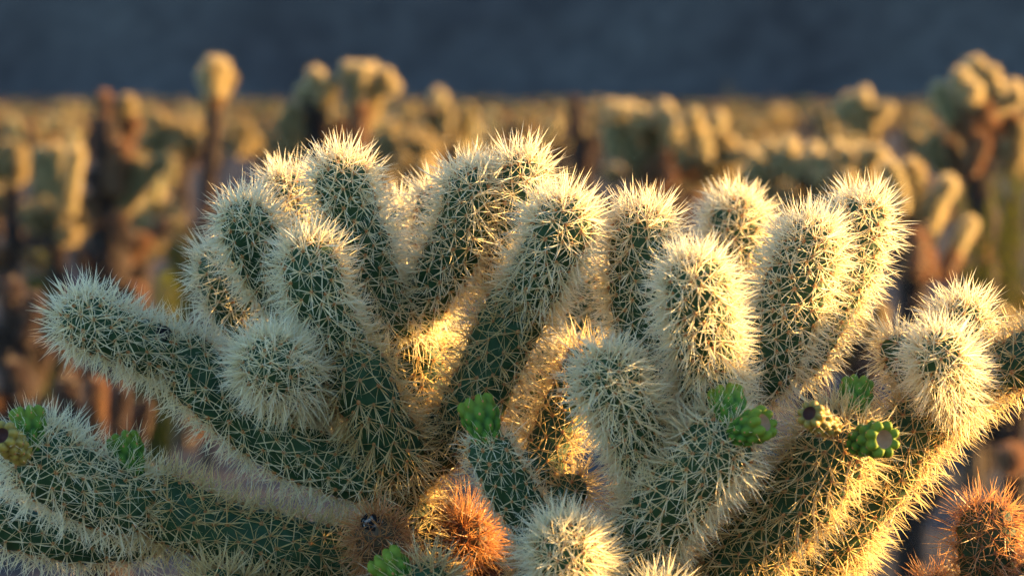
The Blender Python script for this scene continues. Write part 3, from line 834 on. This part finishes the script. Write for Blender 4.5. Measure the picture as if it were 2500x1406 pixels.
# ---- the field: one mesh per plant form, shared by all copies
def field_plant(seed, n_joints, th, spread, low=False):
    rg = np.random.default_rng(seed)
    parts = []          # V, loops, starts, matidx, t, rn, h, tip
    mats = [BARK, SP_DEAD, STEM, SP_GOLD, STEM_OLD, SP_TAN, STEM_BROWN, SP_RUST]
    (V, lo, s0), (Vs, ls, ss, t, rn) = tube_arrays([(0, 0, -.06), (rg.normal(0, .02), rg.normal(0, .02), th * .5), (rg.normal(0, .04), rg.normal(0, .04), th)], [.07, .05, .04], 7, seed)
    z = lambda n: np.zeros(n)
    parts.append((V, lo, s0, 0, z(len(V)), z(len(V))))
    if not low:
        parts.append((Vs, ls, ss, 1, t, rn))
    protos = [proto_arrays(L, 0.023, 7 + k, width=0.0034 if not low else .007, around=6, spacing=0.021 if not low else .05, n_c=3 if not low else 2, n_r=3 if not low else 2) for k, L in enumerate((.09, .14))]
    for q in range(n_joints):
        f = q / n_joints
        az = q * 2.4 + rg.normal(0, .3)
        el = rg.uniform(-.1, 1.35)
        a = np.array((math.cos(az) * math.cos(el), math.sin(az) * math.cos(el), math.sin(el)))
        c = np.array((0, 0, th * rg.uniform(.75, 1.05)))
        p = c + a * spread * rg.uniform(.25, .8)
        d = a * .8 + np.array((0, 0, .55)); d /= np.linalg.norm(d)
        kind = rg.choice([2, 4, 6], p=[.35, .43, .22]) if el > .3 else rg.choice([4, 6, 0], p=[.30, .35, .35])
        g, (Vs, ls, ss, t, rn) = protos[rg.integers(2)]
        M = np.array(frame(d, rg.uniform(0, 6.28)).to_3x3()) * rg.uniform(.9, 1.3)
        parts.append((g['V'] @ M.T + p, g['loops'], g['starts'], kind, g['tip'], g['h']))
        parts.append((Vs @ M.T + p, ls, ss, kind + 1, t, rn))
    return parts, mats

def join_parts(name, parts, mats):
    VV, LL, SS, MM, TT, RR, HH, no, nl = [], [], [], [], [], [], [], 0, 0
    for V, lo, s0, mi, t, rn in parts:
        VV.append(V); LL.append(np.asarray(lo) + no); SS.append(np.asarray(s0) + nl)
        MM.append(np.full(len(s0), mi)); TT.append(t); RR.append(rn)
        no += len(V); nl += len(lo)
    T, Rn = np.concatenate(TT), np.concatenate(RR)
    return make_mesh(name, np.vstack(VV), np.concatenate(LL), np.concatenate(SS), mats, np.concatenate(MM), False, {'t': T, 'rnd': Rn, 'tip': T, 'h': Rn})

FORMS = []
for k, (n, th, sp_) in enumerate(((26, .50, .26), (20, .62, .22), (32, .42, .30), (14, .70, .18), (24, .35, .28))):
    parts, mats = field_plant(60 + k, n, th, sp_)
    FORMS.append((join_parts('cholla_cactus', parts, mats), th + sp_ + .08))
rg = random.Random(4)
taken = []
def clear(x, y, gap):
    return all((x - a) ** 2 + (y - b) ** 2 > gap * gap for a, b in taken)
n_field = 0
tries = 0
while n_field < 232 and tries < 20000:
    tries += 1
    y = 11 + 49 * rg.random() ** 0.75
    half = 0.20 * y + 1.5
    x = rg.uniform(-half * 1.1, half * 1.25)
    gap = 0.65 if y < 25 else 0.8
    if not clear(x, y, gap):
        continue
    # keep the picked-out nearer plants readable
    if y < 14 and rg.random() < 0.45:
        continue
    taken.append((x, y))
    me, hgt = rg.choice(FORMS)
    o = link('cholla_cactus', me)
    want = rg.uniform(.70, 1.04) if y > 16 else rg.uniform(.62, .90)
    s = want / hgt
    o.location = (x, y, 0)
    o.rotation_euler = (0, 0, rg.uniform(0, 6.28))
    o.scale = (s * rg.uniform(.95, 1.2), s * rg.uniform(.95, 1.2), s)
    tag(o, 'blurred spiny cholla among the many on the plain behind the sharp one', 'cactus', 'chollas of the field behind')
    n_field += 1
# plants beside the picture on the sunny side: they throw the long shade over the ground
for x, y in ((3.2, 4.5), (4.4, 6.0), (3.0, 6.6), (5.2, 8.2), (4.2, 9.4), (6.0, 10.2), (7.3, 9.0), (6.6, 7.0), (8.0, 12.0), (5.0, 11.5), (9.0, 10.8), (3.6, 8.0), (7.0, 12.5), (9.6, 13.6), (-3.4, 6.5), (-4.0, 9.0)):
    me, hgt = rg.choice(FORMS)
    o = link('cholla_cactus', me)
    s = rg.uniform(.75, 1.0) / hgt
    o.location = (x, y, 0); o.rotation_euler = (0, 0, rg.uniform(0, 6.28)); o.scale = (s * 1.1, s * 1.1, s)
    tag(o, 'blurred spiny cholla among the many on the plain behind the sharp one', 'cactus', 'chollas of the field behind')

for _ in range(38):
    y = rg.uniform(3.5, 24)
    x = rg.choice((-1, 1)) * (0.24 * y + 1.4 + rg.random() * (3 + .35 * y))
    if not clear(x, y, .8):
        continue
    taken.append((x, y))
    me, hgt = rg.choice(FORMS)
    o = link('cholla_cactus', me)
    s = rg.uniform(.70, 1.0) / hgt
    o.location = (x, y, 0); o.rotation_euler = (0, 0, rg.uniform(0, 6.28)); o.scale = (s * 1.1, s * 1.1, s)
    tag(o, 'blurred spiny cholla among the many on the plain behind the sharp one', 'cactus', 'chollas of the field behind')

# far mass of the field, too small to tell apart
fp = []
for k in range(3):
    parts, mats = field_plant(80 + k, 11, .5, .3, True)
    fp.append(parts)
far_parts = []
tot = 0
rn_ = np.random.default_rng(9)
base_join = []
for parts in fp:
    VV, LL, SS, MM, TT, RR, no, nl = [], [], [], [], [], [], 0, 0
    for V, lo, s0, mi, t, r_ in parts:
        VV.append(V); LL.append(np.asarray(lo) + no); SS.append(np.asarray(s0) + nl); MM.append(np.full(len(s0), mi)); TT.append(t); RR.append(r_)
        no += len(V); nl += len(lo)
    base_join.append((np.vstack(VV), np.concatenate(LL), np.concatenate(SS), np.concatenate(MM), np.concatenate(TT), np.concatenate(RR)))
VV, LL, SS, MM, TT, RR, no, nl = [], [], [], [], [], [], 0, 0
for _ in range(760):
    y = 60 + 270 * rn_.random() ** 1.3
    x = rn_.uniform(-.30, .34) * y
    V, lo, s0, mi, t, r_ = base_join[rn_.integers(3)]
    a = rn_.uniform(0, 6.28); s = rn_.uniform(.8, 1.08) / .88
    w = s * (1.2 + y / 160)
    M = np.array([[math.cos(a) * w, -math.sin(a) * w, 0], [math.sin(a) * w, math.cos(a) * w, 0], [0, 0, s]])
    VV.append(V @ M.T + np.array((x, y, 0))); LL.append(lo + no); SS.append(s0 + nl); MM.append(mi); TT.append(t); RR.append(r_)
    no += len(V); nl += len(lo)
T, Rn = np.concatenate(TT), np.concatenate(RR)
far = link('far_cholla_field', make_mesh('far_cholla_field', np.vstack(VV), np.concatenate(LL), np.concatenate(SS), mats, np.concatenate(MM), False, {'t': T, 'rnd': Rn, 'tip': T, 'h': Rn}), None, 'stuff')
tag(far, 'far mass of pale chollas stretching to the foot of the dark hill', 'cactus field')
print('far tris', nl)

# ------------------------------------------------------------------ shrubs
def shrub(px, py, D, w_px, h_px, n, seed, label):
    rg = np.random.default_rng(seed)
    top = at(px, py, D)
    root = empty('desert_shrub', (top[0], top[1], 0))
    tag(root, label, 'shrub')
    w, h = w_px * K * D, h_px * K * D
    zt = top[2]
    tips, tw = [], []
    for k in range(14):
        a = rg.uniform(0, 6.28); r = rg.uniform(.2, 1) * w * .5
        tip = np.array((math.cos(a) * r, math.sin(a) * r, zt * rg.uniform(.7, 1.0)))
        (V, lo, s0), _ = tube_arrays([(rg.normal(0, .02), rg.normal(0, .02), -.03), tip * np.array((.35, .35, .5)), tip], [.008, .005, .002], 5, seed + k)
        link('stem', make_mesh('stem', V, lo, s0, (TWIG,), None, True), root)
        tips.append(tip)
    tips = np.array(tips)
    pick = tips[rg.integers(len(tips), size=n)]
    f = rg.uniform(.35, 1.05, (n, 1))
    c = pick * np.hstack([f * 1.0, f * 1.0, f]) + rg.normal(0, w * .07, (n, 3))
    c[:, 2] = np.clip(c[:, 2], .02, None)
    d = rg.normal(0, 1, (n, 3)); d /= np.linalg.norm(d, axis=1)[:, None]
    e = np.cross(d, rg.normal(0, 1, (n, 3))); e /= np.linalg.norm(e, axis=1)[:, None]
    l = rg.uniform(.010, .020, (n, 1))
    V = np.stack([c, c + d * l * .5 + e * l * .28, c + d * l, c + d * l * .5 - e * l * .28], 1).reshape(-1, 3)
    lo = np.arange(4 * n); s0 = np.arange(n) * 4
    link('leaves', make_mesh('leaves', V, lo, s0, (LEAF,), None, False, {'rnd': np.repeat(rg.random(n), 4)}), root, 'stuff')

shrub(385, 660, 7.2, 130, 250, 2600, 1, 'yellow green leafy shrub right of the blackened cholla trunk')
shrub(450, 560, 8.8, 110, 220, 2200, 2, 'olive shrub between the blackened trunk and the main cactus')
shrub(2455, 400, 9.0, 170, 300, 3600, 3, 'dark green shrub beside the big crowned cholla')
shrub(2380, 480, 7.8, 100, 260, 1800, 4, 'dark olive shrub behind the golden armed cholla')
shrub(90, 620, 8.6, 110, 150, 1500, 5, 'low greenish shrub under the pale three headed cholla')
shrub(1000, 500, 9.6, 150, 200, 2600, 6, 'olive shrub between the twin headed cholla and the sharp arms')
shrub(1790, 205, 30.0, 50, 200, 900, 7, 'thin feathery shrub rising at the foot of the hill')

# ------------------------------------------------------------------ pebbles
rg = np.random.default_rng(33)
ico = np.array([(0, 0, 1), (.9, 0, .2), (.25, .85, .25), (-.75, .5, .2), (-.7, -.55, .2), (.3, -.85, .25), (.6, .5, -.5), (-.4, .6, -.5), (-.7, -.2, -.5), (.1, -.7, -.5)])
tri = [(0, 1, 2), (0, 2, 3), (0, 3, 4), (0, 4, 5), (0, 5, 1), (1, 6, 2), (2, 7, 3), (3, 8, 4), (4, 9, 5), (5, 9, 1), (1, 9, 6), (2, 6, 7), (3, 7, 8), (4, 8, 9)]
n = 6000
y = 3.0 + 26 * rg.random(n) ** 1.3
x = rg.uniform(-1, 1, n) * (.25 * y + 1.2)
sz = .008 + .03 * rg.random(n) ** 4
V = ico[None] * (sz[:, None] * rg.uniform(.6, 1.3, (n, 3)))[:, None] * np.array((1, 1, .6))
V = V * rg.uniform(.8, 1.2, V.shape)
V = V + np.stack([x, y, sz * .1], 1)[:, None]
lo = (np.arange(n)[:, None] * 10 + np.array(tri).ravel()).ravel()
peb = link('gravel', make_mesh('gravel', V.reshape(-1, 3), lo, np.arange(n * 14) * 3, (STONE,)), None, 'stuff')
tag(peb, 'grey brown gravel scattered over the desert ground', 'gravel')
